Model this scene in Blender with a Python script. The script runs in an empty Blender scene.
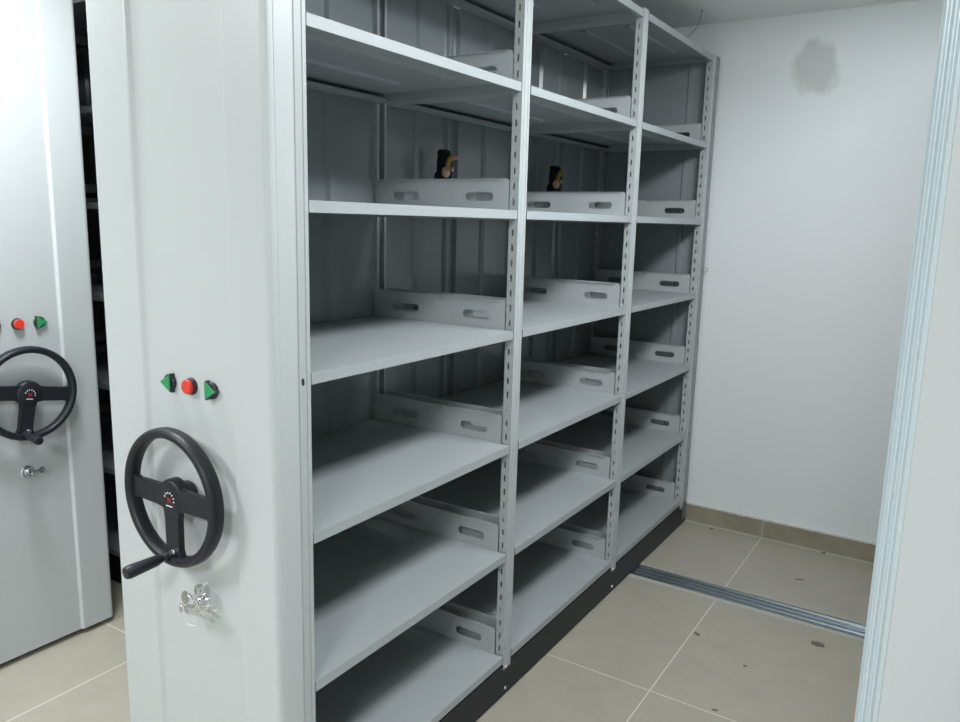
import bpy, bmesh, math, random
from mathutils import Vector, Matrix
from mathutils.geometry import tessellate_polygon
random.seed(4)
C = bpy.context.scene.collection
PI = math.pi

# ------------------------------------------------------------------ materials
def new_mat(name):
    m = bpy.data.materials.new(name); m.use_nodes = True
    nt = m.node_tree; b = nt.nodes['Principled BSDF']
    return m, nt, b
def simple(name, col, rough=.5, metal=0., spec=.5, nscale=0, namt=0., bump=0., coat=0.):
    m, nt, b = new_mat(name)
    b.inputs['Base Color'].default_value = (*col, 1)
    b.inputs['Roughness'].default_value = rough
    b.inputs['Metallic'].default_value = metal
    b.inputs['Specular IOR Level'].default_value = spec
    b.inputs['Coat Weight'].default_value = coat
    if nscale:
        tc = nt.nodes.new('ShaderNodeTexCoord'); no = nt.nodes.new('ShaderNodeTexNoise')
        no.inputs['Scale'].default_value = nscale; no.inputs['Detail'].default_value = 5
        nt.links.new(tc.outputs['Object'], no.inputs['Vector'])
        if namt:
            mx = nt.nodes.new('ShaderNodeMix'); mx.data_type = 'RGBA'
            mx.inputs[6].default_value = (*[c*(1-namt) for c in col], 1)
            mx.inputs[7].default_value = (*[min(1, c*(1+namt)) for c in col], 1)
            nt.links.new(no.outputs['Fac'], mx.inputs[0]); nt.links.new(mx.outputs[2], b.inputs['Base Color'])
        if bump:
            bp = nt.nodes.new('ShaderNodeBump'); bp.inputs['Strength'].default_value = bump
            bp.inputs['Distance'].default_value = .002
            nt.links.new(no.outputs['Fac'], bp.inputs['Height']); nt.links.new(bp.outputs[0], b.inputs['Normal'])
    return m
PAINT = simple('pale_grey_enamel', (.475, .51, .515), .33, 0, .5, 9, .012)
STEEL = simple('light_grey_powder_coat', (.415, .445, .45), .36, 0, .5, 14, .015)
SHELF = simple('grey_powder_coat_shelf', (.355, .39, .398), .38, 0, .5, 11, .02)
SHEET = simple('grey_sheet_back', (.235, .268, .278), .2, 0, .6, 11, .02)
KICK = simple('black_scuffed_steel', (.009, .014, .018), .42, 0, .35, 7, .45)
RUBBER = simple('charcoal_plastic', (.012, .015, .020), .42, 0, .35, 220, .05, .12)
DARK = simple('black_plastic', (.02, .022, .025), .45)
CHROME = simple('chrome', (.72, .74, .76), .16, 1.)
BRASS = simple('dull_brass', (.55, .5, .34), .3, 1.)
ZINC = simple('galvanised_rail', (.25, .29, .32), .26, .85, .5, 30, .15)
SCREW = simple('zinc_screw', (.8, .82, .82), .3, .9)
GREEN = simple('green_cap', (.02, .27, .09), .4)
RED = simple('red_cap', (.68, .045, .02), .4)
WHITEMARK = simple('white_print', (.75, .77, .78), .5)
REDMARK = simple('red_print', (.3, .01, .03), .5)
CEMENT = simple('grout_cement', (.42, .43, .37), .8, 0, .3, 60, .2, .3)
CHIP = simple('dark_rubble', (.17, .16, .125), .8, 0, .3, 200, .3, .4)
TANM = simple('tan_reflection', (.55, .36, .24), .5)  # tan, ochre, pink and black colour the solid reflection shapes
YELM = simple('ochre_reflection', (.38, .27, .06), .5)
PINKM = simple('pink_reflection', (.55, .22, .27), .5)
BLACKM = simple('black_reflection', (.006, .007, .008), .8)
NAVYM = simple('navy_cloth', (.01, .02, .04), .8)
CABLE = simple('grey_cable', (.30, .32, .31), .6)
CEIL = simple('white_ceiling', (.90, .92, .91), .8, 0, .3, 4, .02)
FILM = simple('clear_film', (.8, .83, .82), .2, 0, .6)

def wall_material():
    m, nt, b = new_mat('white_wall_paint')
    b.inputs['Roughness'].default_value = .62
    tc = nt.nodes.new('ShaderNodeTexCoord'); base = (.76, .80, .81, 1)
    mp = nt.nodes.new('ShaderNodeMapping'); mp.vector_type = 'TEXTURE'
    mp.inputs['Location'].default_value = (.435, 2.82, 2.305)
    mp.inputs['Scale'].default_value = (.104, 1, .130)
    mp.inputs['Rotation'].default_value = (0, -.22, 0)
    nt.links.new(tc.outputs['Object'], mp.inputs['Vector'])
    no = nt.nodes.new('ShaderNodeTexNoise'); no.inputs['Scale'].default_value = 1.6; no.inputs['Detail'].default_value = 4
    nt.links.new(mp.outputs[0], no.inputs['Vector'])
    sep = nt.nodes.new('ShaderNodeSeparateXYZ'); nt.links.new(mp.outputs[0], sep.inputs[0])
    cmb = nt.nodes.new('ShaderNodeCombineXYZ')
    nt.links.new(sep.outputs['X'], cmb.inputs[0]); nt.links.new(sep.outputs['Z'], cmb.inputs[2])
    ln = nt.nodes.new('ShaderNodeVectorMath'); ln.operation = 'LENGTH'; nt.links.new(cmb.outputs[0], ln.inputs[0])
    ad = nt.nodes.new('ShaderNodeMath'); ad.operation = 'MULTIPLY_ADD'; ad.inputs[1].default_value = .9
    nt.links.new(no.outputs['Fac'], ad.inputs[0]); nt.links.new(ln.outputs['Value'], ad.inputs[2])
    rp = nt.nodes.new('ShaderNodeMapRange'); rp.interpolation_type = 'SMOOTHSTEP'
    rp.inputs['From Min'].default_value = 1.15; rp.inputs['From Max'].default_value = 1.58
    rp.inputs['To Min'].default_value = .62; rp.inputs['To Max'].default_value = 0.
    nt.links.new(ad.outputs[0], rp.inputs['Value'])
    big = nt.nodes.new('ShaderNodeTexNoise'); big.inputs['Scale'].default_value = 2.2; big.inputs['Detail'].default_value = 3
    nt.links.new(tc.outputs['Object'], big.inputs['Vector'])
    m1 = nt.nodes.new('ShaderNodeMix'); m1.data_type = 'RGBA'
    m1.inputs[6].default_value = tuple(c*.97 for c in base[:3])+(1,); m1.inputs[7].default_value = base
    nt.links.new(big.outputs['Fac'], m1.inputs[0])
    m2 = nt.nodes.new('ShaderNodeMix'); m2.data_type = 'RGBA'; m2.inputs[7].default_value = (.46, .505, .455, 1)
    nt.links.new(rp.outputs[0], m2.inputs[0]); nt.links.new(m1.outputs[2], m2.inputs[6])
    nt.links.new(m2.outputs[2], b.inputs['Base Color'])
    return m
WALL = wall_material()

def tile_material(name, c1, c2, grout, vertical=False):
    m, nt, b = new_mat(name)
    tc = nt.nodes.new('ShaderNodeTexCoord')
    mp = nt.nodes.new('ShaderNodeMapping'); mp.inputs['Location'].default_value = (-.395, -1.2, 0) if not vertical else (-.395, 0, 0)
    nt.links.new(tc.outputs['Object'], mp.inputs['Vector'])
    sep = nt.nodes.new('ShaderNodeSeparateXYZ'); nt.links.new(mp.outputs[0], sep.inputs[0])
    outs = []
    for ax in (('X', 'Y') if not vertical else ('X',)):
        pp = nt.nodes.new('ShaderNodeMath'); pp.operation = 'PINGPONG'; pp.inputs[1].default_value = .4
        nt.links.new(sep.outputs[ax], pp.inputs[0]); outs.append(pp.outputs[0])
    if len(outs) == 2:
        mn = nt.nodes.new('ShaderNodeMath'); mn.operation = 'MINIMUM'
        nt.links.new(outs[0], mn.inputs[0]); nt.links.new(outs[1], mn.inputs[1]); d = mn.outputs[0]
    else: d = outs[0]
    lt = nt.nodes.new('ShaderNodeMapRange'); lt.inputs['From Min'].default_value = .0012; lt.inputs['From Max'].default_value = .0028
    lt.inputs['To Min'].default_value = 1; lt.inputs['To Max'].default_value = 0
    nt.links.new(d, lt.inputs['Value'])
    n1 = nt.nodes.new('ShaderNodeTexNoise'); n1.inputs['Scale'].default_value = 6; n1.inputs['Detail'].default_value = 8; n1.inputs['Roughness'].default_value = .7
    nt.links.new(tc.outputs['Object'], n1.inputs['Vector'])
    st = nt.nodes.new('ShaderNodeMapRange'); st.inputs['From Min'].default_value = .3; st.inputs['From Max'].default_value = .7
    nt.links.new(n1.outputs['Fac'], st.inputs['Value'])
    mx = nt.nodes.new('ShaderNodeMix'); mx.data_type = 'RGBA'
    mx.inputs[6].default_value = (*c1, 1); mx.inputs[7].default_value = (*c2, 1)
    nt.links.new(st.outputs[0], mx.inputs[0])
    mg = nt.nodes.new('ShaderNodeMix'); mg.data_type = 'RGBA'; mg.inputs[7].default_value = (*grout, 1)
    nt.links.new(lt.outputs[0], mg.inputs[0]); nt.links.new(mx.outputs[2], mg.inputs[6])
    nt.links.new(mg.outputs[2], b.inputs['Base Color'])
    b.inputs['Roughness'].default_value = .42; b.inputs['Specular IOR Level'].default_value = .4
    return m
TILE = tile_material('beige_grey_floor_tile', (.345, .325, .262), (.395, .375, .307), (.66, .65, .57))
SKIRT = tile_material('brown_grey_skirting_tile', (.23, .21, .15), (.33, .305, .23), (.5, .5, .42), True)

# ------------------------------------------------------------------ mesh building
class MB:
    def __init__(s): s.bm = bmesh.new()
    def face(s, vs):
        try: s.bm.faces.new(vs)
        except ValueError: pass
    def box(s, x0, x1, y0, y1, z0, z1):
        v = [s.bm.verts.new((x, y, z)) for x in (x0, x1) for y in (y0, y1) for z in (z0, z1)]
        for f in ((0, 1, 3, 2), (4, 6, 7, 5), (0, 4, 5, 1), (2, 3, 7, 6), (0, 2, 6, 4), (1, 5, 7, 3)):
            s.face([v[i] for i in f])
        return s
    def prism(s, poly, f, a, b, holes=()):
        """poly and holes: 2D outlines; f(u, v, w) gives the point; extruded from w=a to w=b"""
        rings = [poly] + list(holes)
        flat = [q for r in rings for q in r]
        A = [s.bm.verts.new(f(u, v, a)) for u, v in flat]
        B = [s.bm.verts.new(f(u, v, b)) for u, v in flat]
        tris = tessellate_polygon([[Vector((u, v, 0)) for u, v in r] for r in rings])
        if not holes and len(poly) <= 4:
            s.face(A[::-1]); s.face(B)
        else:
            for t in tris:
                s.face([A[i] for i in reversed(t)]); s.face([B[i] for i in t])
        o = 0
        for r in rings:
            n = len(r)
            for i in range(n):
                j = (i+1) % n
                s.face([A[o+i], A[o+j], B[o+j], B[o+i]])
            o += n
        return s
    def tube(s, pts, r, n=10, r2=None):
        pts = [Vector(q) for q in pts]; rings = []
        for i, q in enumerate(pts):
            d = (pts[min(i+1, len(pts)-1)]-pts[max(i-1, 0)]).normalized()
            up = Vector((0, 0, 1)) if abs(d.z) < .9 else Vector((1, 0, 0))
            a = d.cross(up).normalized(); b = d.cross(a)
            rr = r if r2 is None else r+(r2-r)*i/(len(pts)-1)
            rings.append([s.bm.verts.new(q+rr*(math.cos(t)*a+math.sin(t)*b)) for t in [2*PI*k/n for k in range(n)]])
        for A, B in zip(rings, rings[1:]):
            for k in range(n): s.face([A[k], A[(k+1) % n], B[(k+1) % n], B[k]])
        s.face(rings[0][::-1]); s.face(rings[-1])
        return s
    def lathe(s, prof, org, axis, n=32):
        """prof: (radius, height) along axis from org; closed at r=0 ends"""
        org = Vector(org); ax = Vector(axis).normalized()
        up = Vector((0, 0, 1)) if abs(ax.z) < .9 else Vector((1, 0, 0))
        a = ax.cross(up).normalized(); b = ax.cross(a); rings = []
        for r, h in prof:
            rings.append([s.bm.verts.new(org+ax*h+max(r, 1e-5)*(math.cos(t)*a+math.sin(t)*b)) for t in [2*PI*k/n for k in range(n)]])
        for A, B in zip(rings, rings[1:]):
            for k in range(n): s.face([A[k], A[(k+1) % n], B[(k+1) % n], B[k]])
        s.face(rings[0][::-1]); s.face(rings[-1])
        return s
    def ball(s, c, r, sc=(1, 1, 1)):
        M = Matrix.Translation(c) @ Matrix.Diagonal((*sc, 1))
        bmesh.ops.create_uvsphere(s.bm, u_segments=16, v_segments=10, radius=r, matrix=M)
        return s
    def mesh(s, name, mat, smooth=False, mir=None):
        if mir is not None:
            for v in s.bm.verts: v.co.x = mir - v.co.x
        bmesh.ops.recalc_face_normals(s.bm, faces=s.bm.faces)
        me = bpy.data.meshes.new(name); s.bm.to_mesh(me); s.bm.free()
        me.materials.append(mat)
        if smooth:
            for p in me.polygons: p.use_smooth = True
            me.set_sharp_from_angle(angle=R_(38))
        return me
R_ = math.radians
def link(name, me, parent=None, loc=(0, 0, 0), bevel=0, label=None):
    o = bpy.data.objects.new(name, me); C.objects.link(o); o.location = loc
    if parent: o.parent = parent
    if bevel:
        b = o.modifiers.new('bevel', 'BEVEL'); b.width = bevel; b.segments = 2; b.limit_method = 'ANGLE'; b.angle_limit = R_(40)
    if label: o['label'] = label
    return o
def empty(name, label, cat, loc=(0, 0, 0), rz=0, group=None):
    o = bpy.data.objects.new(name, None); C.objects.link(o); o.location = loc; o.rotation_euler = (0, 0, rz)
    o.empty_display_size = .1
    o['label'] = label; o['category'] = cat
    if group: o['group'] = group
    return o
def tag(o, label, cat, group=None):
    o['label'] = label; o['category'] = cat
    if group: o['group'] = group
    return o
def struct(name, mb, mat, bevel=0):
    o = link(name, mb.mesh(name, mat), None, (0, 0, 0), bevel); o['kind'] = 'structure'; return o

XY = lambda u, v, w: (u, v, w)       # outline in plan, extruded in height
XZ = lambda u, v, w: (u, w, v)       # outline upright across the unit, extruded along the run
YZ = lambda u, v, w: (w, u, v)
def slot(cx, cz, w, h, n=5):         # obround outline
    r = h/2; hw = w/2-r; pts = []
    for k in range(n+1):
        t = -PI/2+PI*k/n; pts.append((cx+hw+r*math.cos(t), cz+r*math.sin(t)))
    for k in range(n+1):
        t = PI/2+PI*k/n; pts.append((cx-hw+r*math.cos(t), cz+r*math.sin(t)))
    return pts

# ------------------------------------------------------------------ the shelving
B = .9; D = .58; HP = .36378; Z6 = .1508; TOP = 2.38; PW = .0235
LEV = [2.3722] + [Z6+(6-k)*HP for k in range(1, 7)]

def post_mesh(mir):
    m = MB()
    # grooved front face + return side, plan outline
    front = [(-.001, -PW), (0, -.0222), (0, -.0130), (-.0020, -.0118), (-.0020, -.0104), (0, -.0092),
             (0, .0092), (-.0020, .0104), (-.0020, .0118), (0, .0130), (0, .0222), (-.001, PW)]
    inner = [(-.0045, PW), (-.0045, -PW)]
    m.prism(front+inner, XY, .10, TOP)
    m.prism([(-.0045, PW-.0015), (-.0045, PW), (-.032, PW), (-.032, PW-.009), (-.0305, PW-.009), (-.0305, PW-.0015)], XY, .10, TOP)
    # perforated side facing along the run
    zs = [.165+.0455*k for k in range(48)]
    sx0, sx1 = -.0212, -.0152
    m.box(-.032, sx0, -PW, -PW+.0015, .10, TOP); m.box(sx1, -.0045, -PW, -PW+.0015, .10, TOP)
    zc = .10
    for z in zs+[TOP]:
        m.box(sx0, sx1, -PW, -PW+.0015, zc, z); zc = z+.019
    m.prism([(-.032, -PW), (-.0305, -PW), (-.0305, -PW+.009), (-.032, -PW+.009)], XY, .10, TOP)
    return m.mesh('upright_post', STEEL, False, mir)
def plate_mesh(mir, side):
    m = MB(); z0 = -.0290; z1 = .093
    out = [(-.548, z0), (-.033, z0), (-.033, z1-.008), (-.038, z1-.001), (-.046, z1), (-.535, z1), (-.548, z1-.008)]
    holes = [slot(-.420, .040, .112, .027), slot(-.138, .040, .104, .027),
             [(-.2830, z1-.018), (-.2800, z1-.018), (-.2800, z1-.0075), (-.2690, z1-.0075), (-.2690, z1-.018), (-.2660, z1-.018), (-.2660, z1-.0045), (-.2830, z1-.0045)]]
    m.prism(out, XZ, -.0006, .0006, holes)
    # stiffening fold along the top
    m.box(-.530, -.050, 0 if side > 0 else -.006, .006 if side > 0 else 0, z1-.0012, z1)
    # hooks into the upright
    return m.mesh('side_plate', STEEL, False, mir)
def shelf_mesh(mir, lip, y0, y1):
    m = MB(); t = .0012; L = y1-y0
    m.box(-.553, -.001, 0, L, -t, 0)
    m.box(-.001-t, -.0005, 0, L, -lip, -.0002)                    # front lip
    m.box(-.016, -.001-t, 0, L, -lip, -lip+t)                    # its return
    m.box(-.016-t, -.016, 0.004, L-.004, -lip, -lip+.012)
    m.box(-.553, -.553+t, 0, L, -lip, -t)
    m.box(-.5505, -.505, 0, L, -lip, -lip+t)
    m.box(-.505, -.505+t, .004, L-.004, -lip, -lip+.010)
    m.box(-.55, -.016, 0, t, -lip, -t); m.box(-.55, -.016, L-t, L, -lip, -t)
    for rx, w in ((-.150, .012), (-.345, .012)):                     # stiffening channels underneath
        m.prism([(rx-w-.008, -t), (rx-w, -.0085), (rx+w, -.0085), (rx+w+.008, -t)], XZ, .13, L-.15)
    return m.mesh('shelf', SHELF, False, mir)
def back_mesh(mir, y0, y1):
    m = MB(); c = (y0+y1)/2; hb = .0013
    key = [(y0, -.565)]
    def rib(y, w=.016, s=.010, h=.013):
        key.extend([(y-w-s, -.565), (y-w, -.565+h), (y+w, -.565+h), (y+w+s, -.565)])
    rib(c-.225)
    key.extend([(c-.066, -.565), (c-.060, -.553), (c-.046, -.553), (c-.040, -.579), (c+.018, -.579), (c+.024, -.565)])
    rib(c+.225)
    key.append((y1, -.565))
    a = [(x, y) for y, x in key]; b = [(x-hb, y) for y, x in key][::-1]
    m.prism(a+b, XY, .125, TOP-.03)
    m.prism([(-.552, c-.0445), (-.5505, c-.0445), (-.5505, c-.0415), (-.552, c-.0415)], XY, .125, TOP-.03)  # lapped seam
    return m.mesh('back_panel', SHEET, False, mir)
def end_panel_mesh():
    m = MB(); f = -.095; y1 = -.0260
    def arc(cx, cy, r, a0, a1, n=4): return [(cx+r*math.cos(R_(a0+(a1-a0)*k/n)), cy+r*math.sin(R_(a0+(a1-a0)*k/n))) for k in range(n+1)]
    out = [(-D, y1)] + arc(-D+.012, f+.012, .012, 180, 270) + [(-.436, f), (-.431, f+.0015), (-.421, f+.0085), (-.417, f+.009),
           (-.131, f+.009), (-.128, f+.0085), (-.122, f+.0015), (-.119, f)] + arc(-.014, f+.014, .014, 270, 360) + \
          [(0, -.076), (-.0004, -.074), (.0006, -.0725), (.0006, y1)]
    m.prism(out, XY, .022, TOP)
    return m.mesh('end_panel', PAINT, False)
def far_panel_mesh(mir):
    m = MB()
    m.prism([(-D, 2.7305), (0, 2.7305), (0, 2.748), (-.002, 2.750), (-.002, 2.764), (0, 2.766), (0, 2.782), (-.006, 2.788), (-D+.006, 2.788), (-D, 2.782)], XY, .028, TOP)
    for rx in (-.42, -.12): m.prism([(rx-.014, 2.7305), (rx-.008, 2.7225), (rx+.008, 2.7225), (rx+.014, 2.7305)], XY, .03, TOP-.02)
    return m.mesh('end_panel', SHEET, False, mir)

WC = Vector((-.285, 0, .945))         # wheel axis on the end panel
FY = -.095
def handwheel_meshes():
    P = {}
    yf = FY-.046
    # rim: rounded-D section turned about the axis
    m = MB(); n = 64; sec = []
    rc, yc = .1485, yf+.004
    for k in range(14):
        t = 2*PI*k/14
        rr = .0118*math.copysign(abs(math.cos(t))**.8, math.cos(t)); yy = .0185*math.copysign(abs(math.sin(t))**.8, math.sin(t))
        sec.append((rc+rr, yc+yy))
    rings = [[m.bm.verts.new((r*math.cos(2*PI*i/n), y, r*math.sin(2*PI*i/n))) for r, y in sec] for i in range(n)]
    for i in range(n):
        A, Bq = rings[i], rings[(i+1) % n]
        for k in range(14): m.face([A[k], A[(k+1) % 14], Bq[(k+1) % 14], Bq[k]])
    P['rim'] = m.mesh('rim', RUBBER, True)
    for a, nm in ((180, 'a'), (0, 'b'), (270, 'c')):
        m = MB(); c, s = math.cos(R_(a)), math.sin(R_(a))
        out = [(.018, -.030), (.05, -.0245), (.12, -.0235), (.138, -.030), (.146, -.045), (.146, .045), (.138, .030), (.12, .0235), (.05, .0245), (.018, .030)]
        m.prism(out, lambda u, v, w: (u*c-v*s, w, u*s+v*c), yf-.002, yf+.014)
        P['spoke'+nm] = m.mesh('spoke', RUBBER, False)
    m = MB(); m.lathe([(0, 0), (.036, 0), (.041, .003), (.043, .008), (.043, .026), (.030, .032), (.028, .0530), (0, .0530)], (0, yf-.0045, 0), (0, 1, 0), 36)
    P['hub'] = m.mesh('hub', RUBBER, True)
    m = MB()
    for k in range(7):
        a = R_(-8+k*28); r0, r1 = .0145, .0180
        for (q0, q1) in ((r0, r1),):
            u0 = Vector((math.cos(a), math.sin(a))); nrm = Vector((-u0.y, u0.x))
            pts = [u0*q0+nrm*.0011, u0*q0-nrm*.0011, u0*q1-nrm*.0015, u0*q1+nrm*.0015]
            m.prism([(q.x, q.y-.003) for q in pts], XZ, yf-.0055, yf-.0045)
    m.box(-.011, .011, yf-.0055, yf-.0045, -.0190, -.0170)
    P['marks'] = m.mesh('dial_marks', WHITEMARK)
    m = MB()
    m.prism([(-.007, -.010), (-.003, -.010), (.0005, -.006), (.004, -.010), (.008, -.009), (.004, -.003), (.007, .002), (.003, .002), (0, -.001), (-.004, .003), (-.007, .001), (-.003, -.004)], XZ, yf-.0055, yf-.0045)
    P['redmark'] = m.mesh('dial_needle', REDMARK)
    m = MB(); hx, hz = -.006, -.1360
    m.lathe([(0, 0), (.010, 0), (.0095, .010), (.0075, .014), (.0075, .018), (.0095, .020), (.0125, .032), (.0135, .055), (.0150, .088), (.0150, .098), (.0125, .104), (0, .105)], (hx, yf-.008, hz), (-.06, -1, -.05), 22)
    P['grip'] = m.mesh('crank_handle', RUBBER, True)
    m = MB(); m.lathe([(0, 0), (.0075, 0), (.0075, .005), (.0048, .0055), (.0048, .012), (0, .012)], (hx+.012, yf-.002, hz+.010), (0, -1, 0), 16)
    P['bolt'] = m.mesh('pivot_bolt', CHROME, True)
    return P
def button_mesh(kind, cap):
    m = MB(); y0 = FY+.009
    if kind == 'round':
        if cap: m.lathe([(0, .010), (.0165, .010), (.0165, .0155), (.0150, .0175), (0, .0175)], (0, y0, 0), (0, -1, 0), 26); return m.mesh('button_cap', RED, True)
        m.lathe([(0, 0), (.0195, 0), (.0195, .003), (.0180, .005), (.0175, .0105), (0, .0105)], (0, y0, 0), (0, -1, 0), 26)
        return m.mesh('stop_button', DARK, True)
    r = .0262 if not cap else .0232
    pts = [(r*math.cos(R_(a))*.95, r*math.sin(R_(a))) for a in (0, 120, 240)]
    a, b = (y0, y0-.0125) if not cap else (y0-.0120, y0-.0150)
    m.prism(pts, XZ, a, b)
    if not cap: m.lathe([(0, 0), (.0190, 0), (.0190, .007), (.017, .0085), (0, .0085)], (0, y0, 0), (0, -1, 0), 22)
    return m.mesh('button_cap' if cap else 'arrow_button', GREEN if cap else DARK, False)
def lock_mesh():
    m = MB(); y0 = FY+.009
    m.lathe([(0, 0), (.0225, 0), (.0225, .003), (.0200, .006), (.0150, .007), (.0140, .017), (.0125, .0190), (0, .0190)], (0, y0, 0), (0, -1, 0), 28)
    return m.mesh('lock', CHROME, True)
def lock_slot():
    m = MB(); m.box(-.0055, .0055, FY+.009-.0200, FY+.009-.0188, -.0012, .0012); return m.mesh('keyhole', DARK)

cache = {}
def cm(key, fn):
    if key not in cache: cache[key] = fn()
    return cache[key]
HW = handwheel_meshes()
def shelving(label, loc, rz, bays=3, flip=False, wheel_rot=0., wheel_dz=0., wheel_dx=0., lock_dx=0., far=True, group=None):
    root = empty('mobile_shelving_unit', label, 'shelving', loc, rz, group)
    mir = -D if flip else None
    end_y = bays*B
    link('end_panel', cm('endp', end_panel_mesh), root, (0, 0, 0), 0, 'smooth pale grey front panel carrying the handwheel')
    fp = cm(('far', flip), lambda: far_panel_mesh(mir))
    link('end_panel', fp, root, (0, end_y-2.7, 0), 0, 'plain grey panel closing the far end')
    pf, pr = cm(('pf', flip), lambda: post_mesh(mir)), cm(('pr', flip), lambda: post_mesh(-D if not flip else None))
    for n in range(bays+1):
        y = n*B + (-.0105 if n == 0 else 0)
        for me in (pf, pr): link('upright_post', me, root, (0, y, 0))
    for n in range(bays):
        y0, y1 = n*B+.0295, (n+1)*B-.0295
        if n == 0: y0 = .0155
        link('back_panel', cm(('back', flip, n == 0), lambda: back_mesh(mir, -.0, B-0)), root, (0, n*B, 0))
        for k, z in enumerate(LEV):
            nm = 'shelf' if k else 'top_cover'
            me = cm(('shelf', flip, k == 0, n == 0), lambda: shelf_mesh(mir, .0250 if k else .027, y0, y1))
            link(nm, me, root, (0, y0, z))
            if k == 0: continue
            link('side_plate', cm(('pl', flip, 1), lambda: plate_mesh(mir, 1)), root, (0, y0-.0012, z))
            link('side_plate', cm(('pl', flip, -1), lambda: plate_mesh(mir, -1)), root, (0, y1+.0012, z))
    # carriage
    L = end_y+.088
    def kick():
        m = MB(); m.box(-.004, -.0005, -.040, L, .006, .1185); m.box(-.022, -.004, -.040, L, .1160, .1185); m.box(-.022, -.004, -.040, L, .006, .009)
        return m.mesh('kick_plate', KICK, False, mir)
    link('kick_plate', cm(('kick', flip, bays), kick), root)
    def kick2():
        m = MB(); m.box(-D+.0005, -D+.004, -.040, L, .006, .1185); m.box(-D+.004, -D+.022, -.040, L, .1160, .1185)
        return m.mesh('kick_plate', KICK, False, mir)
    link('kick_plate', cm(('kick2', flip, bays), kick2), root)
    def carr():
        m = MB()
        m.box(-.555, -.025, -.035, -.001, .04, .115)
        for n in range(bays+1): m.box(-.555, -.025, n*B-.03+.02, n*B+.03, .045, .115)
        m.box(-.36, -.22, .0, end_y, .07, .115)
        return m.mesh('carriage_frame', KICK, False, mir)
    link('carriage_frame', cm(('carr', flip, bays), carr), root)
    for yy in [v for v in (.45, 2.075) if v < end_y]:
        for xx in (-.12, -.46):
            m = MB(); m.lathe([(0, -.013), (.034, -.013), (.036, -.010), (.036, .010), (.034, .013), (0, .013)], (xx, yy, .0375), (0, 1, 0), 20)
            link('wheel', m.mesh('wheel', ZINC, True, mir), root)
    def scr():
        m = MB(); m.lathe([(0, 0), (.0062, 0), (.0055, .003), (.003, .0042), (0, .0045)], (-.0008, 0, 0), (1, 0, 0), 10); return m.mesh('screw', SCREW, True, mir)
    for n in range(1, bays):
        for z in (.107, .028): link('screw', cm(('scr', flip), scr), root, (0, n*B-.007, z))
    # bolt hole plug in the first post
    m = MB(); m.prism(slot(0, 0, .008, .0165), lambda u, v, w: (w, u, v), .0001, .0006)
    m2 = MB(); pts = [(v, u) for u, v in slot(0, 0, .0165, .0075)]; m2.prism(pts, lambda u, v, w: (w, u, v), -.0008, .0006)
    m.bm.free()
    link('bolt_hole', m2.mesh('bolt_hole', DARK, False, mir), root, (0, -.0105, 1.227))
    # handwheel: the rim is the part, everything on it its sub-parts
    hw = link('handwheel', HW['rim'], root, (WC.x+wheel_dx, 0, WC.z+wheel_dz)); hw.rotation_euler = (0, -wheel_rot, 0)
    for k in 'abc': link('spoke', HW['spoke'+k], hw, (0, 0, 0), .002)
    link('hub', HW['hub'], hw); link('dial_marks', HW['marks'], hw, label='white dial marks on the hub'); link('dial_needle', HW['redmark'], hw, label='red mark in the middle of the dial')
    link('crank_handle', HW['grip'], hw); link('pivot_bolt', HW['bolt'], hw, label='chrome bolt')
    zb = 1.1945
    for x, kind in ((-.3405, 'l'), (-.2675, 'o'), (-.1965, 'r')):
        if kind == 'o':
            b = link('stop_button', cm('rb', lambda: button_mesh('round', False)), root, (x, 0, zb))
            link('button_cap', cm('rc', lambda: button_mesh('round', True)), b, label='round red cap')
        else:
            b = link('arrow_button', cm('tb', lambda: button_mesh('tri', False)), root, (x, 0, zb), .0015)
            c = link('button_cap', cm('tc', lambda: button_mesh('tri', True)), b, (0, 0, 0), .0008, 'green triangular cap')
            if kind == 'l': b.rotation_euler = (0, PI, 0)
    lk = link('lock', cm('lk', lock_mesh), root, (-.258+lock_dx, 0, .680))
    link('keyhole', cm('ks', lock_slot), lk)
    return root

U1 = shelving('long open mobile shelving unit with three empty bays, its handwheel nearest the camera', (0, 0, 0), 0)
U2 = shelving('pale grey mobile shelving unit at the far left whose closed end panel faces the room', (-1.595, .430, 0), PI/2, 2, False, R_(-10), .019, .012, -.016)
U3 = shelving('mobile shelving unit seen only as dark shelf edges through the narrow left gap', (-1.595, 1.200, 0), PI/2, 2, True)
U4 = shelving('mobile shelving unit cropped by the right edge, a pale panel with fluted silver trim', (1.107+D, 0, 0), 0, 3, True)

# fluted aluminium trim up the left corner of the right unit's end panel
m = MB(); out = []; N = 60; w = .026
for i in range(N+1):
    u = i/N; x = -D-.001+u*w
    h = .0028+.0027*math.cos(u*2*PI*3.0) if u < .92 else .0028+.0027*math.cos(.92*2*PI*3.0)*(1-(u-.92)/.08)
    out.append((x, -.0955-h*(1-u**4*.8)))
out = out + [(-D+w, -.0948), (-D-.001, -.0948)]
m.prism(out, XY, .028, TOP)
link('corner_trim', m.mesh('corner_trim', simple('satin_silver_trim', (.58, .66, .69), .3, .25, .6), True), U4, label='fluted bright silver corner trim')

# small wire loop on the far post of the long unit
m = MB(); pts = [(.004+.012*math.cos(t), 2.7895, 1.356+.012*math.sin(t)) for t in [2*PI*k/20*.85-1.9 for k in range(21)]]
m.tube(pts, .0016, 6); m.tube([(-.004, 2.7895, 1.35), (-.004, 2.7895, 1.25), (.002, 2.7895, 1.24)], .0014, 6)
link('wire_loop', m.mesh('wire_loop', CABLE, True), U1)

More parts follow.
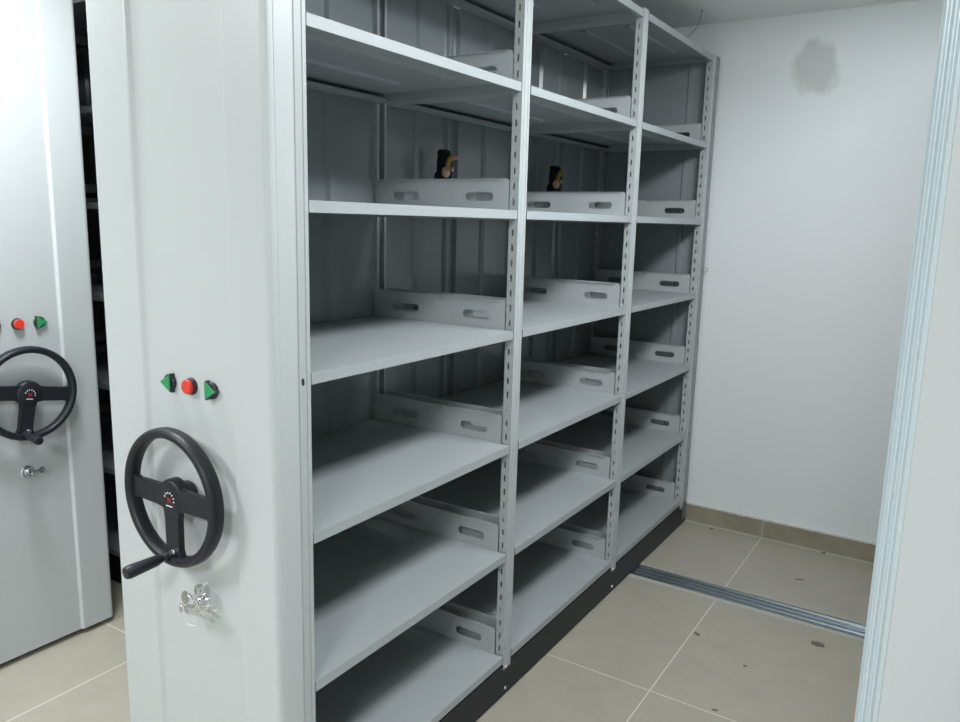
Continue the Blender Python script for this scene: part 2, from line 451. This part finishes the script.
# ------------------------------------------------------------------ keys
def key_mesh(L=.030):
    m = MB()
    m.prism([(.000, -.0045), (.0035, -.0095), (.0115, -.0115), (.018, -.008), (.0205, 0), (.018, .008), (.0115, .0115), (.0035, .0095), (.0, .0045)], XZ, -.0011, .0011,
            [slot(.0145, 0, .004, .004)])
    m.prism([(-L, -.002), (-L+.003, -.0038), (-L+.008, -.0024), (-L+.013, -.004), (-L+.018, -.0024), (-.001, -.0038), (-.001, .0038), (-L+.003, .0038), (-L, .0015)], XZ, -.0010, .0010)
    return m
lx, lz = -.258, .680; ly = FY+.009-.019
K = empty('key_bunch', 'silver keys on a ring hanging from the lock under the near handwheel', 'keys', (lx, ly, lz))
m = key_mesh()
for v in m.bm.verts: x, y, z = v.co; v.co = (y, -x-.014, z)          # key in the lock, blade inside
link('key', m.mesh('key', CHROME), K)
def hung(dx, dz, L, ang, yy):
    m = key_mesh(L)
    for v in m.bm.verts:
        x, y, z = v.co; a = R_(ang); v.co = (x*math.cos(a)-z*math.sin(a)+dx, y+yy, x*math.sin(a)+z*math.cos(a)+dz)
    link('key', m.mesh('key', CHROME), K)
hung(.010, -.002, .052, 178, -.026)
hung(.040, .011, .040, 176, -.021)
m = MB(); pts = [(.000+.0175*math.cos(2*PI*k/24), -.024+.004*math.sin(2*PI*k/24), .018+.0175*math.sin(2*PI*k/24)) for k in range(25)]
m.tube(pts, .0013, 6); link('key_ring', m.mesh('key_ring', CHROME, True), K)
m = MB(); m.lathe([(0, 0), (.0145, 0), (.0155, .0015), (.0145, .003), (0, .003)], (-.004, -.026, .028), (-.1, -1, .1), 24)
link('key_tag', m.mesh('key_tag', simple('dull_tag', (.42, .43, .38), .35, .8), True), K, label='round dull metal tag')
m = MB(); m.lathe([(0, 0), (.0105, 0), (.0115, .0015), (.0105, .003), (0, .003)], (-.020, -.027, -.002), (-.5, -1, .1), 20)
link('key_tag', m.mesh('key_tag', BRASS, True), K, label='small brassy tag')
m = MB(); m.lathe([(0, 0), (.012, 0), (.013, .006), (.0115, .012), (0, .013)], (.032, -.010, .052), (-.2, -1, .1), 18)
link('key_fob', m.mesh('key_fob', CHROME, True), K)
for pl in ([(-.005, -.022, -.02), (-.006, -.012, -.034), (.002, -.006, -.042), (.0, -.004, -.052), (-.018, -.004, -.056), (-.036, -.004, -.058)],
           [(.034, -.014, .012), (.048, -.006, .014), (.056, -.004, .016)], [(.060, -.003, .004), (.072, -.002, .010)], [(.030, -.012, .058), (.046, -.004, .070)]):
    m = MB(); m.tube(pl, .0008, 5)
    link('plastic_thread', m.mesh('plastic_thread', FILM, True), K, label='white plastic thread')

KE = empty('key', 'single silver key turned sideways in the lock of the far left panel', 'key', (-1.495-.009+.020, .430-.274, .680), PI/2)
m = key_mesh(.032)
for v in m.bm.verts:
    x, y, z = v.co; a = R_(188); v.co = (-(x*math.cos(a)-z*math.sin(a))*1.0-.0+.022, y-.008, (x*math.sin(a)+z*math.cos(a))+.006)
link('key_blade', m.mesh('key_blade', CHROME), KE)
m = MB(); m.box(-.0012, .0012, -.010, .0, -.008, .008); link('key_bow', m.mesh('key_bow', CHROME), KE, (0, 0, 0), .001)

# ------------------------------------------------------------------ reflections in the back panels, built as added solid figures
def solid_reflection(loc, rz, s, dim, label):
    r = empty('reflection_figure', label, 'solid_reflection', loc, rz)
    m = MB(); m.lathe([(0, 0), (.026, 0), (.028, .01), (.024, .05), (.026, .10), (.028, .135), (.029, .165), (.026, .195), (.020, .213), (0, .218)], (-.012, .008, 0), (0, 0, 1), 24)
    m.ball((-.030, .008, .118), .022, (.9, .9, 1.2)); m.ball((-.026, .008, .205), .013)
    link('dark_shape', m.mesh('dark_shape', BLACKM, True), r)
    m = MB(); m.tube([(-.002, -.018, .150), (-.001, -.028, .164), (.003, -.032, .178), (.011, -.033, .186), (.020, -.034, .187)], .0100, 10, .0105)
    link('ochre_patch', m.mesh('ochre_patch', YELM, True), r, label='ochre patch of the reflection')
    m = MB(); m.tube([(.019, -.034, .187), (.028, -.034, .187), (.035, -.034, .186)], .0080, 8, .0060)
    link('pink_patch', m.mesh('pink_patch', PINKM, True), r, label='pink patch of the reflection')
    m = MB(); m.ball((-.008, -.030, .135), .0155, (1, .7, 1.25)); m.ball((.014, -.030, .146), .007, (1, .7, 1.2)); link('tan_patch', m.mesh('tan_patch', TANM, True), r, label='round tan patch')
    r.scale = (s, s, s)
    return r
solid_reflection((-.485, 1.195, LEV[2]), R_(38), 1.0, 0, 'small dark reflection with tan and pink bits, modelled solid behind the nearest bay')
solid_reflection((-.485, 2.065, LEV[2]), R_(30), 1.02, 0, 'small dark reflection modelled solid, seen through the second bay, farther and dimmer')

# ------------------------------------------------------------------ room
X0, X1, Y0, Y1, ZC = -4.2, 3.4, -4.0, 2.82, 2.55
struct('floor', MB().box(X0, X1, Y0, 2.012, -.0105, 0).box(X0, X1, 2.136, Y1, -.0105, 0).box(X0, X1, Y0, Y1, -.1, -.0105), TILE)
struct('ceiling', MB().box(X0-.1, X1+.1, Y0-.1, Y1+.1, ZC, ZC+.1), CEIL)
struct('wall_back', MB().box(X0-.1, X1+.1, Y1, Y1+.1, 0, ZC), WALL)
struct('wall_left', MB().box(X0-.1, X0, Y0, Y1, 0, ZC), WALL)
struct('wall_right', MB().box(X1, X1+.1, Y0, Y1, 0, ZC), WALL)
struct('wall_front', MB().box(X0-.1, X1+.1, Y0-.1, Y0, 0, ZC), WALL)
struct('baseboard_back', MB().box(X0, X1, Y1-.011, Y1, 0, .096), SKIRT)
# ragged white cement along the top of the skirting
m = MB(); n = 160; xs = [-.6+2.6*i/n for i in range(n+1)]
a = [(x, .0965) for x in xs]; b = [(x, .0995+random.random()*.004) for x in xs][::-1]
m.prism([(x, z-.0035 - (random.random() < .25)*random.random()*.004) for x, z in a]+b, XZ, Y1-.0125, Y1)
struct('trim_1', m, simple('white_cement', (.6, .62, .58), .8))
m = MB(); m.box(-.7, 3.0, Y1-.0145, Y1-.0110, 0, .003); struct('trim_2', m, CEMENT)

# floor rail: galvanised channel with a centre groove, set in a cement bed
m = MB()
prof = [(y, z-.0105) for y, z in [(2.012, 0), (2.014, .0085), (2.020, .0105), (2.026, .0105), (2.029, .0035), (2.052, .0035), (2.055, .0085), (2.059, .0095), (2.063, .0085),
        (2.066, .0040), (2.084, .0040), (2.087, .0085), (2.091, .0095), (2.095, .0085), (2.098, .0035), (2.119, .0035), (2.122, .0105), (2.128, .0105), (2.134, .0085), (2.136, 0)]]
m.prism(prof, lambda u, v, w: (w, u, v), X0, X1)
rail = link('floor_rail', m.mesh('floor_rail', ZINC)); tag(rail, 'galvanised steel rail crossing the tiled aisle floor', 'rail')
m = MB(); m.box(-.9, 2.4, 1.984, 2.011, -.001, .0015); m.box(-.9, 2.4, 2.137, 2.146, -.001, .0012)
struct('trim_3', m, CEMENT)

# rubble on the floor
def chip(x, y, sx, sy, h, rot, label):
    m = MB(); n = 6
    pts = [((.95+.3*random.random())*sx*math.cos(2*PI*k/n+.6), (1.05+.5*random.random())*sy*math.sin(2*PI*k/n+.6)) for k in range(n)]
    c, s = math.cos(rot), math.sin(rot)
    m.prism([(u*c-v*s, u*s+v*c) for u, v in pts], XY, 0, h)
    tag(link('debris_chip', m.mesh('debris_chip', CHIP), None, (x, y, 0), .0012), label, 'debris')
chip(.823, 1.860, .024, .013, .006, -.05, 'largest dark rubble chip on the tile just before the rail')
chip(.415, 1.664, .013, .006, .004, -.4, 'small dark rubble chip lying beside the long grout line')
chip(.629, 1.546, .006, .004, .003, 0, 'tiny dark crumb alone in the middle of the tile')
chip(.613, 1.222, .011, .005, .002, .3, 'flat faint rubble chip near the short grout line at the bottom')
chip(.655, 2.410, .020, .005, .0025, .5, 'pale flat flake on the tile behind the rail')
chip(.697, 2.790, .009, .007, .005, 0, 'small dark crumb against the skirting tile')
chip(.150, 2.765, .009, .007, .004, 0, 'small dark crumb on the floor by the far end of the shelving')

# thin cable hanging from the ceiling
m = MB(); m.tube([(-.033, 2.554, 2.55), (-.036, 2.552, 2.515), (-.055, 2.55, 2.47), (-.10, 2.55, 2.425), (-.16, 2.55, 2.3745)], .0022, 6)
m.lathe([(0, 0), (.006, 0), (.006, .006), (0, .006)], (-.033, 2.554, 2.5445), (0, 0, 1), 10)
tag(link('hanging_cable', m.mesh('hanging_cable', CABLE, True)), 'thin grey cable drooping from the ceiling to the top of the shelving', 'cable')

# ------------------------------------------------------------------ light
def area(name, loc, size, power, col=(1, .985, .96), rot=(0, 0, 0)):
    l = bpy.data.lights.new(name, 'AREA'); l.shape = 'RECTANGLE'; l.size, l.size_y = size; l.energy = power; l.color = col
    o = bpy.data.objects.new(name, l); C.objects.link(o); o.location = loc; o.rotation_euler = rot; return o
COOL = (.965, .99, 1.02)
area('ceiling_lamp', (1.12, .80, 2.535), (.45, 1.2), 40, COOL)
pl = bpy.data.lights.new('added_fill', 'POINT'); pl.energy = 6; pl.shadow_soft_size = .09; pl.color = COOL  # added point light without a fixture, brightens ceiling and top of wall
po = bpy.data.objects.new('added_fill', pl); C.objects.link(po); po.location = (.95, 1.5, 2.40)
area('ceiling_lamp', (-.88, -.13, 2.535), (.35, .3), 24, COOL)
area('ceiling_lamp', (1.2, -2.5, 2.535), (.6, .6), 56, COOL)
area('ceiling_lamp', (-1.3, -1.75, 2.535), (.6, .6), 38, COOL)
w = bpy.data.worlds.new('world'); bpy.context.scene.world = w; w.use_nodes = True
w.node_tree.nodes['Background'].inputs[0].default_value = (.9, 1, 1, 1); w.node_tree.nodes['Background'].inputs[1].default_value = .0

# ------------------------------------------------------------------ camera
cd = bpy.data.cameras.new('camera'); cam = bpy.data.objects.new('camera', cd); C.objects.link(cam)
cd.sensor_width = 36; cd.sensor_fit = 'HORIZONTAL'; cd.lens = 770.993/960*36; cd.clip_start = .02
r = (0.84022301, 0.54166599, 0.02496503); u = (-0.11767706, 0.13720852, 0.98352729); f = (-0.52931787, 0.82932007, -0.17902742)
cam.matrix_world = Matrix(((r[0], u[0], -f[0], 1.17424), (r[1], u[1], -f[1], -1.15576), (r[2], u[2], -f[2], 1.57294), (0, 0, 0, 1)))
sc = bpy.context.scene; sc.camera = cam
sc.view_settings.view_transform = 'Standard'; sc.view_settings.look = 'None'; sc.view_settings.gamma = 1
sc.view_settings.use_curve_mapping = False; sc.view_settings.exposure = 0.5
